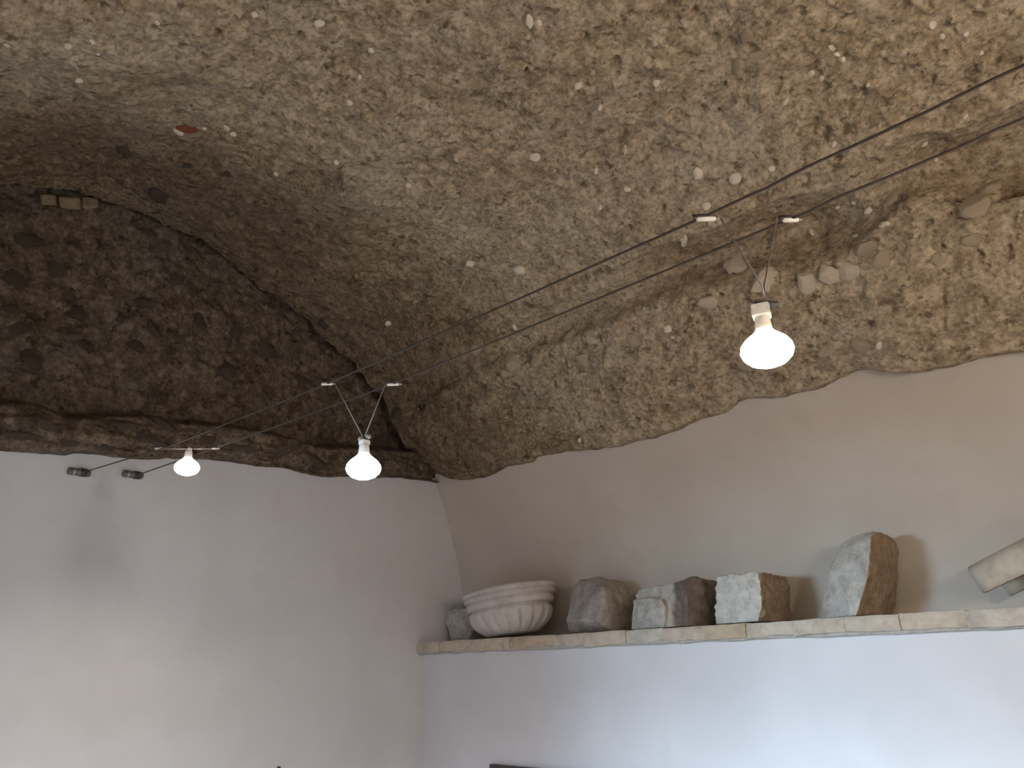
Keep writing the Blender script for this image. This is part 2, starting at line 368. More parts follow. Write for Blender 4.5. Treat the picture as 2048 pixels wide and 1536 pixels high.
for (px, py, rx, ry) in PITS:
    I = patch(px, py, 3*max(rx, ry))
    q = ((PX[I]-px)/rx)**2+((PY[I]-py)/ry)**2; sz = max(rx, ry)/FPX*zc[I]
    D[I] -= np.minimum(1.7*sz, 0.022)*np.exp(-q**1.6*0.8)
for line in CRACKS:
    for (x0, y0), (x1, y1) in zip(line, line[1:]):
        L_ = math.hypot(x1-x0, y1-y0); I = patch((x0+x1)/2, (y0+y1)/2, L_/2+12)
        t = np.clip(((PX[I]-x0)*(x1-x0)+(PY[I]-y0)*(y1-y0))/L_**2, 0, 1)
        dd = np.hypot(PX[I]-x0-t*(x1-x0), PY[I]-y0-t*(y1-y0))+2.0*np.abs(vnoise(PX[I]*0.15, PY[I]*0.15, 3))
        D[I] -= 0.013*np.exp(-(dd/4.2)**2)
P = P+Nn*D[..., None]
# end of the vault at the lunette: a broken edge that turns up
jag = 0.022*fbm(V[0], V[0]*0+2, 9, 4, 33)
P[:6, :, 0] += (jag[None]*np.linspace(1, 0, 6)[:, None])
ret = [P[0]+np.array([-0.02, 0, 0])-Nn[0]*0.02, P[0]+np.array([-0.05, 0, 0])-Nn[0]*0.07, P[0]+np.array([-0.30, 0, 0])-Nn[0]*0.09]
P = np.concatenate([np.stack(ret[::-1]), P], 0)
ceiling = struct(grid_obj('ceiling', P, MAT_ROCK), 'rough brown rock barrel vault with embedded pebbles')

# ---- lunette: rough rock end above the left wall, with a ledge over the plaster
ys = np.concatenate([np.linspace(-3.0, -2.05, 40), np.arange(-2.04, 0.12, 0.0055)])
nz = 235
zeL = np.interp(ys, el[:, 1], el[:, 2]) + 0.004*fbm(ys, ys*0, 16, 3, 130)
bumpy = np.interp(ys, [-3, -1.80, -1.69, -1.60, -1.53, -1.42, -1.30, -1.18, -0.9, -0.5, 0.2], [0.5, 0.3, 0.9, 0.75, 0.2, 0.45, 1.0, 0.5, 0.25, 0.3, 0.3])
prof = []
for k in range(5):
    t = k/5; prof.append(np.stack([-0.06+0.095*t+0*ys, ys, zeL+0.015*(1-t)**2], -1))
top = 3.42
for k in range(nz):
    t = k/(nz-1); h = t**1.25*(top-zeL)
    hb = 0.095+0.05*bumpy
    x = np.where(h < hb, 0.035+0.025*bumpy*np.sin(np.pi*np.clip(h/hb, 0, 1)), 0)
    q = smooth01((h-hb)/0.07); x = np.where(h >= hb, 0.035*(1-q)-0.10*q, x)
    x = x + 0.05*smooth01((h-0.35)/0.5)
    prof.append(np.stack([x, ys, zeL+h], -1))
Q = np.stack(prof, 1); U2, V2 = Q[..., 1], Q[..., 2]
ww = np.ones(Q.shape[1]); ww[:5] = 0; ww[5:12] = np.linspace(0.25, 1, 7)
band = smooth01(1-(V2-zeL[:, None])/0.22)
Q[..., 0] += ww[None]*(0.030*fbm(U2, V2, 3.2, 3, 140)+0.014*fbm(U2, V2*1.0, 13, 3, 150)+0.005*fbm(U2, V2, 40, 2, 160)
                       + band*(0.012*fbm(U2*0.8, V2*4.0, 9, 3, 170)))
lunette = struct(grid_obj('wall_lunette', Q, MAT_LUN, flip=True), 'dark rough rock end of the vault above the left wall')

# ---- plaster walls
def undul(u, v, seed): return 0.006*fbm(u, v, 1.3, 2, seed)+0.002*fbm(u, v, 6, 2, seed+7)
def wall_grid(us, vs, fn): return np.stack([np.stack([fn(u, v) for v in vs]) for u in us]) if False else fn(*np.meshgrid(us, vs, indexing='ij'))
ya = np.linspace(-3.0, 0.30, 190); ta = np.linspace(0, 1, 170)
ztop = np.interp(ya, el[:, 1], el[:, 2])+0.035
YY = np.repeat(ya[:, None], 170, 1); ZZ = ta[None]*ztop[:, None]
und = undul(YY, ZZ, 200)*smooth01((0.02-YY)/0.25)
struct(grid_obj('wall_left', np.stack([und, YY, ZZ], -1), MAT_WHITE, flip=True), 'white plastered wall left of the corner')
xa, za = np.linspace(-0.012, 5.0, 260), np.linspace(0, 1.592, 110)
XX, ZZ = np.meshgrid(xa, za, indexing='ij')
und = undul(XX, ZZ, 220)*smooth01(XX/0.25)*smooth01((1.592-ZZ)/0.1)
struct(grid_obj('wall_right', np.stack([XX, und, ZZ], -1), MAT_WHITE), 'white plastered wall below the brick shelf')
za = np.linspace(1.57, 2.70, 150)
XX, ZZ = np.meshgrid(xa, za, indexing='ij')
und = undul(XX, ZZ, 240)
struct(grid_obj('wall_recess', np.stack([XX, YWALL(ZZ)+und, ZZ], -1), MAT_TAN), 'grey-brown plastered wall set back above the brick shelf')
bm = bmesh.new(); box_bm(bm, (-0.22, -3.15, 0), (DOOR_X0, -2.93, 2.7)); box_bm(bm, (DOOR_X0, -3.15, DOOR_Z1), (DOOR_X1, -2.93, 2.7)); box_bm(bm, (DOOR_X1, -3.15, 0), (5.2, -2.93, 2.7))
struct(bm_obj('wall_near', bm, MAT_WHITE))
bm = bmesh.new(); box_bm(bm, (5.0, -3.1, 0), (5.2, 0.4, 3.6)); struct(bm_obj('wall_far', bm, MAT_WHITE))
bm = bmesh.new(); box_bm(bm, (-0.22, -3.15, -0.1), (5.2, 0.4, 0.0)); struct(bm_obj('floor', bm, MAT_FLOOR))

# ------------------------------------------------------------------ stones embedded in the vault
bpy.context.view_layer.update()
def cast(px, py):
    d = Vector(ray(px, py)).normalized(); best = None
    for o in (ceiling, lunette):
        ok, loc, nor, _ = o.ray_cast(Vector(CAM), d)
        if ok and (best is None or (loc-Vector(CAM)).length < (best[0]-Vector(CAM)).length): best = (loc, nor, o)
    return best
def blob_mesh(name, seed, mat, angular=0.0):
    rr = random.Random(seed*7+1)
    bm = bmesh.new(); bmesh.ops.create_icosphere(bm, subdivisions=3 if angular else 2, radius=1.0)
    planes = [(Vector((rr.gauss(0, 1), rr.gauss(0, 1), rr.gauss(0, 0.7))).normalized(), rr.uniform(0.5, 0.8)) for _ in range(7)] if angular else []
    for v in bm.verts:
        v.co *= 1.08+(0.30 if angular else 0.38)*mnoise.noise(v.co*1.3+Vector((seed*3.7, seed*1.9, 0)))+0.10*mnoise.noise(v.co*4+Vector((seed, 0, 0)))
        for d, k in planes:
            e = v.co.dot(d)-k
            if e > 0: v.co -= d*e*0.92
    me = bpy.data.meshes.new(name); bm.to_mesh(me); bm.free(); me.materials.append(mat)
    if not angular: me.shade_smooth()
    return me
PEBBLE_MESHES = [blob_mesh('pebble', i, MAT_PEB) for i in range(6)]
STONE_MESHES = [blob_mesh('stone', 10+i, MAT_PEB2, 1) for i in range(7)]
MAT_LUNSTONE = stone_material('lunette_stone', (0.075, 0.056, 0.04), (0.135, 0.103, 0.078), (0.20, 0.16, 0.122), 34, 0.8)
DARK_MESHES = [blob_mesh('pebble', 50+i, MAT_LUNSTONE) for i in range(3)]  # darker pebbles for the left part of the vault
def embed(name, me, px, py, w, h, rot=0.0, sink=0.25, depth=0.6):
    c = cast(px, py)
    if not c: return
    loc, nor, par = c
    if nor.dot(Vector(CAM)-loc) < 0: nor = -nor
    dist = (loc-Vector(CAM)).dot(Vector(_f)); s = dist/FPX
    a = Vector(_r)*math.cos(rot)-Vector(_u)*math.sin(rot); a = (a-nor*a.dot(nor)).normalized(); b = nor.cross(a)
    view = (Vector(CAM)-loc).normalized(); fs = max(0.45, abs(view.dot(nor)))
    ra, rb = w*0.5*s, h*0.5*s/ (fs if abs(rot) < 0.6 else 1.0); rc = depth*min(ra, rb)
    o = bpy.data.objects.new(name, me); COL.objects.link(o); o.parent = par
    m = Matrix.Identity(4); cpos = loc+nor*rc*(0.5-sink)
    for i in range(3): m[i][0], m[i][1], m[i][2], m[i][3] = a[i]*ra, b[i]*rb, nor[i]*rc, cpos[i]
    o.matrix_world = m
    return o
PEB = [(510, 28, 15, 11), (638, 46, 22, 12), (135, 91, 14, 12), (14, 90, 10, 9), (742, 100, 12, 11), (720, 153, 10, 11), (1397, 346, 20, 24), (1470, 357, 24, 20),
       (1543, 337, 13, 12), (1413, 412, 17, 18), (940, 527, 18, 12), (1040, 539, 26, 15), (1157, 171, 16, 12), (1313, 165, 15, 16), (1070, 313, 20, 16), (1200, 415, 11, 10),
       (357, 262, 17, 12), (375, 330, 17, 8), (455, 347, 13, 8), (673, 325, 11, 10), (598, 442, 9, 9), (1864, 49, 17, 15), (1884, 72, 12, 9), (1932, 68, 10, 10),
       (1963, 106, 9, 8), (1930, 233, 13, 8), (1643, 156, 9, 9), (1736, 170, 8, 8), (1571, 203, 9, 15), (1737, 421, 18, 12), (1624, 465, 10, 12), (1711, 472, 10, 9),
       (1368, 481, 13, 22), (1336, 658, 15, 16), (648, 648, 19, 13), (776, 646, 13, 9), (185, 83, 10, 9), (196, 106, 9, 9), (314, 45, 9, 8), (1059, 42, 14, 28), (1078, 45, 11, 14),
       (1308, 84, 14, 12), (1110, 339, 9, 8), (1192, 342, 10, 9), (817, 370, 12, 10), (1255, 378, 14, 11), (1622, 146, 12, 12), (1668, 288, 14, 10), (1850, 288, 11, 8),
       (1872, 319, 9, 8), (1766, 450, 14, 9), (1775, 447, 9, 9), (1707, 405, 9, 8), (1676, 414, 9, 8), (1364, 478, 10, 10), (408, 255, 12, 10), (158, 160, 14, 7), (454, 255, 11, 10),
       (466, 267, 12, 10), (552, 347, 10, 8), (700, 205, 12, 10), (1200, 215, 10, 12), (1250, 300, 8, 16), (1160, 880, 10, 7), (1345, 675, 7, 6), (1758, 690, 12, 16), (1030, 655, 9, 8)]
for i, (px, py, w, h) in enumerate(PEB):
    embed('pebble', (DARK_MESHES[i % 3] if px < 700 and py > 250+0.3*max(0, px-200) else PEBBLE_MESHES[i % 6]), px, py, w, h, RNG.uniform(-0.5, 0.5))
STN = [(1612, 560, 48, 46, -0.25), (1657, 549, 50, 36, -0.2), (1702, 540, 48, 34, -0.3), (1532, 562, 62, 40, -0.3), (1412, 605, 46, 28, -0.5), (1474, 530, 44, 30, 0.1),
       (1736, 494, 44, 34, -0.3), (1523, 455, 36, 44, 0.2), (1024, 728, 36, 40, 0.1), (318, 390, 34, 24, 0.0), (252, 298, 34, 18, -0.4), (330, 145, 30, 16, 0.1),
       (1475, 130, 34, 22, -0.5), (1520, 108, 40, 26, -0.6), (1495, 70, 30, 22, 0.3), (950, 700, 34, 22, -0.3), (1140, 670, 30, 20, -0.3), (1265, 680, 28, 26, 0.3),
       (1075, 720, 26, 24, 0), (1235, 650, 26, 22, 0), (1955, 412, 62, 30, 0.35), (1785, 395, 34, 22, -0.5), (1830, 480, 44, 26, -0.3), (1765, 520, 36, 26, -0.2),
       (1940, 480, 40, 24, -0.2), (1655, 700, 40, 26, -0.3), (1720, 690, 44, 30, -0.2), (1880, 520, 30, 20, 0.4), (1985, 372, 50, 18, -0.3),
       (1010, 745, 28, 24, 0.3), (1100, 745, 26, 20, 0), (1165, 720, 30, 22, -0.3)]
PALE_MESHES = [blob_mesh('stone', 70+i, MAT_PALESTONE, 1) for i in range(6)]
for i, (px, py, w, h, rt) in enumerate(STN):
    embed('stone', (PALE_MESHES[i] if i < 6 else DARK_MESHES[i % 3] if px < 700 and py > 270 else STONE_MESHES[i % 7]), px, py, w*1.1, h*1.05, rt, 0.42, 0.55)
# rough stones of the lunette and its ledge
LST = [(22, 620, 40, 22, 0.0), (40, 655, 46, 36, 0.2), (150, 625, 44, 40, 0.3), (240, 635, 22, 18, 0.2), (285, 608, 40, 24, 0.1), (310, 660, 40, 30, 0.6), (270, 690, 44, 30, 0.5),
       (145, 885, 66, 16, 0.06), (40, 872, 70, 18, 0.05), (230, 845, 90, 22, 0.0), (330, 848, 60, 18, 0.0), (215, 893, 46, 12, 0.05), (300, 880, 60, 14, 0.05), (90, 845, 60, 20, 0.0),
       (420, 880, 60, 16, 0.1), (480, 895, 70, 16, 0.12), (560, 905, 70, 18, 0.12), (640, 925, 60, 18, 0.1), (400, 640, 34, 24, 0.3), (470, 660, 36, 26, 0.5), (530, 700, 40, 26, 0.4),
       (60, 480, 50, 40, 0.2), (30, 560, 50, 44, 0.3), (110, 540, 40, 34, 0.4), (450, 740, 40, 26, 0.2), (600, 760, 44, 26, 0.3), (170, 690, 40, 28, 0.3), (350, 560, 36, 26, 0.5), (60, 720, 50, 26, 0.1),
       (760, 880, 40, 30, 0.1), (800, 830, 36, 26, 0.3), (745, 930, 60, 18, 0.05)]
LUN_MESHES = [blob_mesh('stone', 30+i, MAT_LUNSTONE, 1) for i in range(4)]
for i, (px, py, w, h, rt) in enumerate(LST):
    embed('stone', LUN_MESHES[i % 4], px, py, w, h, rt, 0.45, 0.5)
# bits that stand out by their colour
def slab(name, outline, mat, thick=0.012, label=None):
    """flat broken piece: an outline in the photo laid on the rock, with its own thickness, half sunk"""
    c = cast(sum(p[0] for p in outline)/len(outline), sum(p[1] for p in outline)/len(outline)); loc, nor, par = c
    if nor.dot(Vector(CAM)-loc) < 0: nor = -nor
    view = (loc-Vector(CAM)).normalized(); nor = (nor-view*0.8).normalized()
    bm = bmesh.new(); ring = []
    for (px, py) in outline:
        d = Vector(ray(px, py)); t = (loc-Vector(CAM)).dot(nor)/d.dot(nor); ring.append(Vector(CAM)+d*t)
    top = [bm.verts.new(p+nor*thick*0.45) for p in ring]; bot = [bm.verts.new(p-nor*thick) for p in ring]
    bm.faces.new(top); bm.faces.new(bot[::-1]); n = len(ring)
    for k in range(n): bm.faces.new((top[k], bot[k], bot[(k+1) % n], top[(k+1) % n]))
    bmesh.ops.recalc_face_normals(bm, faces=bm.faces)
    bmesh.ops.bevel(bm, geom=bm.edges[:], offset=thick*0.18, segments=1, affect='EDGES')
    o = bm_obj(name, bm, mat, par)
    if label: o['label'] = label
    return o
slab('red_fragment', [(353, 249), (372, 246), (394, 250), (396, 264), (380, 267), (362, 262), (350, 256)], MAT_RED, 0.012, 'red terracotta fragment set in the vault')
slab('shard', [(1651, 73), (1657, 71), (1664, 87), (1677, 103), (1681, 113), (1672, 112), (1659, 100), (1654, 84)], MAT_PEB, 0.010, 'long pale shard set in the vault')
slab('shard', [(1680, 116), (1688, 112), (1691, 120), (1684, 126)], MAT_PEB, 0.010)
slab('brick', [(80, 389), (112, 391), (114, 413), (82, 411)], MAT_BUFFBRICK, 0.03, 'buff brick at the top of the dark lunette')
slab('brick', [(117, 393), (160, 395), (160, 420), (119, 416)], MAT_BUFFBRICK, 0.03)
slab('brick', [(163, 395), (196, 398), (198, 417), (163, 420)], MAT_BUFFBRICK, 0.03)

# ------------------------------------------------------------------ brick shelf
SH_Z0, SH_Z1, SH_Y0 = 1.591, 1.635, -0.030
shelf = empty('brick_shelf', (1.2, 0.12, SH_Z1-0.02))
tag(shelf, 'long shelf of pale bricks along the right wall carrying the old stones', 'shelf')
JOINTS = [829, 876, 928, 1015, 1105, 1166, 1248, 1322, 1401, 1491, 1585, 1691, 1802, 1937]
jx = [on_y(p, 1262, SH_Y0)[0] for p in JOINTS]
while jx[-1] < 3.3: jx.append(jx[-1]+0.165)
for i, (x0, x1) in enumerate(zip(jx, jx[1:])):
    rr = random.Random(i*17+3); bm = bmesh.new()
    nx, ny, nzz = 8, 6, 3
    y0 = SH_Y0+rr.uniform(-0.005, 0.004); dz0 = rr.uniform(-0.003, 0.003); dz1 = rr.uniform(-0.004, -0.0015); tilt = rr.uniform(-0.003, 0.003)
    def pt(a, b, c):
        x = x0+0.0004+(x1-x0-0.0008)*a; y = y0+(0.268-y0)*b; z = SH_Z0+dz0+(SH_Z1+dz1-SH_Z0-dz0)*c+tilt*(a-0.5)
        n = mnoise.noise(Vector((x*18, y*18, z*18+i))); n2 = mnoise.noise(Vector((x*55, c*3.1, i*1.3)))
        if b < 0.01: y += 0.004*n+0.002*n2; y += 0.004*(abs(c-0.5)*2)**3+0.005*(abs(a-0.5)*2)**6
        if c < 0.01: z += 0.006*mnoise.noise(Vector((x*16, 3.3, i*2.2)))-0.001
        if c > 0.99: z = min(z+0.0022*n2, SH_Z1)
        return (x, y, z)
    bmesh.ops.create_cube(bm, size=1.0)
    bmesh.ops.subdivide_edges(bm, edges=bm.edges[:], cuts=5, use_grid_fill=True)
    for v in bm.verts: v.co = pt(v.co.x+0.5, v.co.y+0.5, v.co.z+0.5)
    o = bm_obj('brick', bm, MAT_SHELF, smooth=False); o.parent = shelf; o.matrix_parent_inverse = Matrix.Translation((-1.2, -0.12, -(SH_Z1-0.02)))
bm = bmesh.new()
xs_ = np.linspace(-0.008, 3.3, 200); ring = []
for x in xs_:
    f1 = 0.018+0.012*mnoise.noise(Vector((x*9, 0.3, 0)))+0.004*mnoise.noise(Vector((x*31, 0.3, 0))); f2 = 0.004*mnoise.noise(Vector((x*13, 4.3, 0)))
    ring.append([bm.verts.new(p) for p in ((x, -f1, SH_Z0+0.006), (x, -f1*0.9, SH_Z0-0.007+f2), (x, 0.01, SH_Z0-0.010+f2), (x, 0.01, SH_Z0+0.006))])
for a, b in zip(ring, ring[1:]):
    for k in range(4): bm.faces.new((a[k], b[k], b[(k+1) % 4], a[(k+1) % 4]))
bm.faces.new(ring[0]); bm.faces.new(ring[-1][::-1]); bmesh.ops.recalc_face_normals(bm, faces=bm.faces)
o = bm_obj('mortar_bed', bm, MAT_MORTAR, smooth=True); o.parent = shelf; o.matrix_parent_inverse = Matrix.Translation((-1.2, -0.12, -(SH_Z1-0.02)))

# ------------------------------------------------------------------ stones on the shelf
DEPS = lambda: bpy.context.evaluated_depsgraph_get()
def stone(name, pieces, mat, label, cat='stone', voxel=0.0035, amps=((0.004, 28), (0.0016, 95)), chip=0.0, side=None):
    """pieces: hulls of (px, py, y) points; the back is closed at y_back; remeshed to one body and weathered"""
    bm = bmesh.new()
    for pts, yback in pieces:
        W3 = [Vector(on_y(px, py, y)) for px, py, y in pts]
        zmin = min(v.z for v in W3)
        for v in W3:
            if v.z < zmin+0.022: v.z = SH_Z1-0.004
        cx = sum(v.x for v in W3)/len(W3)
        back = [Vector((cx+(v.x-cx)*0.86, yback, v.z if v.z < SH_Z1+0.01 else SH_Z1+(v.z-SH_Z1)*0.97)) for v in W3]
        vs = [bm.verts.new(v) for v in W3+back]
        r = bmesh.ops.convex_hull(bm, input=vs)
        bmesh.ops.delete(bm, geom=list({e for e in r['geom_interior']+r['geom_unused'] if isinstance(e, bmesh.types.BMVert)}), context='VERTS')
    bmesh.ops.recalc_face_normals(bm, faces=bm.faces)
    me = bpy.data.meshes.new('tmp'); bm.to_mesh(me); bm.free()
    o = bpy.data.objects.new(name, me); COL.objects.link(o)
    md = o.modifiers.new('r', 'REMESH'); md.mode = 'VOXEL'; md.voxel_size = voxel
    md2 = o.modifiers.new('s', 'SMOOTH'); md2.iterations = 2; md2.factor = 0.5
    bpy.context.view_layer.update()
    m2 = bpy.data.meshes.new_from_object(o.evaluated_get(DEPS())); o.modifiers.clear(); o.data = m2; bpy.data.meshes.remove(me)
    m2.name = name; m2.materials.clear(); m2.materials.append(mat)
    no = [v.normal.copy() for v in m2.vertices]
    for v, n in zip(m2.vertices, no):
        d = sum(a*mnoise.noise(v.co*fq) for a, fq in amps)
        if chip: d -= chip*max(0, mnoise.noise(v.co*14+Vector((5, 0, 0)))-0.15)
        w_ = min(1, max(0, (v.co.z-SH_Z1)/0.015)); v.co += n*d*w_
        if v.co.z < SH_Z1+0.002: v.co.z = SH_Z1+0.0015
    if side:           # faces turned to the right take the brown second material
        m2.materials.append(side); vs_ = m2.vertices
        for p in m2.polygons:
            nx = sum(no[i].x for i in p.vertices)/len(p.vertices)+0.25*mnoise.noise(p.center*30)
            if nx > 0.42: p.material_index = 1
    m2.update(); m2.shade_smooth()
    # origin to the base
    xs = [v.co.x for v in m2.vertices]; yy = [v.co.y for v in m2.vertices]
    c = Vector((sum(xs)/len(xs), sum(yy)/len(yy), SH_Z1)); m2.transform(Matrix.Translation(-c)); o.location = c
    tag(o, label, cat); return o
stone('rubble_stone', [([(890, 1221, 0.15), (905, 1216, 0.14), (940, 1218, 0.15), (946, 1240, 0.15), (948, 1262, 0.14), (935, 1279, 0.13), (903, 1278, 0.13), (893, 1250, 0.14),
                         (905, 1235, 0.115), (928, 1258, 0.11)], 0.235)],
      MAT_WHITESTONE, 'small pitted grey stone at the far left end of the shelf beside the carved bowl', amps=((0.010, 24), (0.004, 70)), chip=0.012)
stone('boulder', [([(1133, 1235, 0.04), (1140, 1205, 0.06), (1148, 1172, 0.08), (1160, 1158, 0.09), (1195, 1154, 0.09), (1212, 1160, 0.08), (1222, 1185, 0.08), (1234, 1215, 0.09), (1240, 1245, 0.10),
                      (1225, 1262, 0.06), (1140, 1266, 0.05), (1131, 1243, 0.02), (1207, 1176, 0.02), (1212, 1205, 0.0), (1195, 1242, -0.01), (1160, 1240, -0.01)], 0.21)],
      MAT_BROWNSTONE, 'smooth brown-grey boulder standing just right of the carved bowl', amps=((0.006, 16), (0.0015, 80)))
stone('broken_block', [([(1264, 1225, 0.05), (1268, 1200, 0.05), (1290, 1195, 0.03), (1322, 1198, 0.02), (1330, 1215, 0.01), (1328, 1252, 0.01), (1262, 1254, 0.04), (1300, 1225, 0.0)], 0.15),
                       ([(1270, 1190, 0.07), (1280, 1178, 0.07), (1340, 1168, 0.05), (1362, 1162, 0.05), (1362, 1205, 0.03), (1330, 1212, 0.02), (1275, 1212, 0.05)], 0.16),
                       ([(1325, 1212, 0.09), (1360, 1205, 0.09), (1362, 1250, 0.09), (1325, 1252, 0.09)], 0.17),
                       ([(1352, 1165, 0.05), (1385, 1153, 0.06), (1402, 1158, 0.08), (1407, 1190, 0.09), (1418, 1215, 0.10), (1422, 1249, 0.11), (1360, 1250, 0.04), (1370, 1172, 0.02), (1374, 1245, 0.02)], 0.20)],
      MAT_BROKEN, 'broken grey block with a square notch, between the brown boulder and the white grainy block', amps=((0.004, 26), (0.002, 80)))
stone('rough_block', [([(1433, 1152, 0.03), (1452, 1150, 0.02), (1480, 1147, 0.0), (1500, 1144, -0.005), (1519, 1145, -0.005), (1522, 1180, -0.01), (1524, 1215, -0.012), (1514, 1243, -0.01), (1430, 1243, 0.02), (1430, 1200, 0.02),
                        (1548, 1155, 0.09), (1561, 1168, 0.11), (1563, 1200, 0.11), (1560, 1242, 0.10)], 0.19)],
      MAT_WHITESTONE, 'white grainy block with a pebbled front face in the middle of the shelf row', amps=((0.004, 30), (0.0065, 62), (0.0022, 130)), side=MAT_SIDE)
stone('tall_stone', [([(1640, 1228, 0.06), (1648, 1195, 0.06), (1657, 1150, 0.06), (1664, 1115, 0.07), (1680, 1090, 0.08), (1705, 1073, 0.08), (1738, 1063, 0.07), (1765, 1064, 0.11), (1784, 1082, 0.13), (1788, 1110, 0.14),
                       (1784, 1160, 0.14), (1772, 1200, 0.12), (1758, 1228, 0.10), (1741, 1075, 0.02), (1737, 1130, 0.0), (1734, 1162, -0.005), (1722, 1195, -0.012), (1710, 1228, -0.015)], 0.21)],
      MAT_GREYSTONE, 'tallest stone on the shelf with a grey front and a brown right side', amps=((0.006, 20), (0.003, 60)), side=MAT_SIDE)

# carved bowl-shaped capital
cb = on_y(1024, 1272, 0.09)
cap = empty('carved_capital', (cb[0], 0.09, SH_Z1+0.006)); cap.rotation_euler = (0, math.radians(-4.5), 0); cap.scale = (1, 1, 0.865)
tag(cap, 'carved marble bowl-shaped capital with moulded rim and fluted underside', 'capital')
def wpx(x0, x1, y): a = on_y(x0, y, 0.06); b = on_y(x1, y, 0.06); return abs(a[0]-b[0])/2
RR = wpx(936, 1104, 1190)*0.955; DEPTH = 0.66
z_ = lambda v: v
rim = [(RR*0.855, 0.127), (RR*0.90, 0.130), (RR*0.925, 0.138), (RR*0.935, 0.150), (RR*0.93, 0.160), (RR*0.90, 0.163), (RR*0.905, 0.166), (RR*0.97, 0.170), (RR*0.985, 0.178), (RR*0.985, 0.186),
       (RR*0.955, 0.189), (RR*0.96, 0.192), (RR*0.995, 0.195), (RR*1.0, 0.204), (RR*0.99, 0.214), (RR*0.95, 0.216), (RR*0.90, 0.214)]
bm = bmesh.new(); lathe(bm, rim, 72); bm.transform(Matrix.Diagonal((1, DEPTH, 1, 1)))
bm_obj('moulded_rim', bm, MAT_MARBLE, cap, True)
body = []
for k in range(22):
    t = k/21; z = 0.004+0.106*t; r = RR*(0.50+0.38*math.sin(math.pi/2*min(1, t*1.15))**0.8); body.append((r, z))
body += [(RR*0.86, 0.116), (RR*0.835, 0.120), (RR*0.85, 0.130)]
def flute(a, i, r):
    if i > 21: return r
    t = i/21; amp = 0.15*math.sin(math.pi*min(1, max(0, (t-0.02)/0.98)))**0.8
    return r*(1-amp*(1-abs(math.sin(a*9+0.9*(t-0.4))))**2.2)
bm = bmesh.new(); lathe(bm, body, 216, fn=flute); bm.transform(Matrix.Diagonal((1, DEPTH, 1, 1)))
bm_obj('fluted_body', bm, MAT_MARBLE, cap, True)

# curved roof tile leaning above the right end of the shelf, and the stone it rests on
def roof_tile():
    Np, Fp, Ap = (Vector(on_y(1966, 1186, -0.015)), Vector(on_y(2022, 1192, 0.165)), Vector(on_y(1946, 1132, 0.06)))
    axis = (Vector(on_y(2060, 1142, -0.03))-Np).normalized()
    mid = (Np+Fp)/2; half = (Fp-Np)/2; rise = Ap-mid; nrm = half.cross(rise).normalized()
    A = mid; bm = bmesh.new(); nl, na = 16, 24; L_, th = 0.40, 0.15; outer, inner = [], []
    for i in range(nl+1):
        t = i/nl; c = mid+axis*(L_*t); k_ = 1+0.10*t; ro, ri = [], []
        for k in range(na+1):
            a = math.pi*k/na; ca, sa = -math.cos(a), math.sin(a)
            ca = math.copysign(abs(ca)**0.9, ca); sa = sa**0.85
            w = 0.0015*mnoise.noise(Vector((t*9, a*3, 0)))
            ro.append(bm.verts.new(c+half*ca*k_+rise*sa*k_+nrm*w))
            ri.append(bm.verts.new(c+half*ca*(k_-th*0.9)+rise*(sa*(k_-th*1.15))+axis*0.002))
        outer.append(ro); inner.append(ri)
    for i in range(nl):
        for k in range(na):
            bm.faces.new((outer[i][k], outer[i+1][k], outer[i+1][k+1], outer[i][k+1])); bm.faces.new((inner[i][k], inner[i][k+1], inner[i+1][k+1], inner[i+1][k]))
        for k in (0, na): bm.faces.new((outer[i][k], inner[i][k], inner[i+1][k], outer[i+1][k]))
    for i in (0, nl):
        for k in range(na): bm.faces.new((outer[i][k], outer[i][k+1], inner[i][k+1], inner[i][k]))
    bmesh.ops.recalc_face_normals(bm, faces=bm.faces)
    o = bm_obj('roof_tile', bm, MAT_TILE, None, True)
    return o, A+axis*0.33
tile, prop = roof_tile()
tag(tile, 'curved clay roof tile tilted up at the right end of the shelf', 'roof tile')
bm = bmesh.new(); bmesh.ops.create_cube(bm, size=1.0); bmesh.ops.subdivide_edges(bm, edges=bm.edges[:], cuts=6, use_grid_fill=True)
hp = prop.z-SH_Z1+0.012
for v in bm.verts:
    n = mnoise.noise(v.co*3.1)*0.12; k = 1-0.25*(v.co.length-0.5)
    v.co = Vector((v.co.x*0.15*k, v.co.y*0.10*k, (v.co.z+0.5)*hp))*(1+n*(0.0 if v.co.z < -0.45 else 0.5))
o = bm_obj('prop_stone', bm, MAT_BROWNSTONE, None, True); o.location = (prop.x, prop.y, SH_Z1+0.001)
tag(o, 'brown stone block propping the upper end of the roof tile', 'stone')

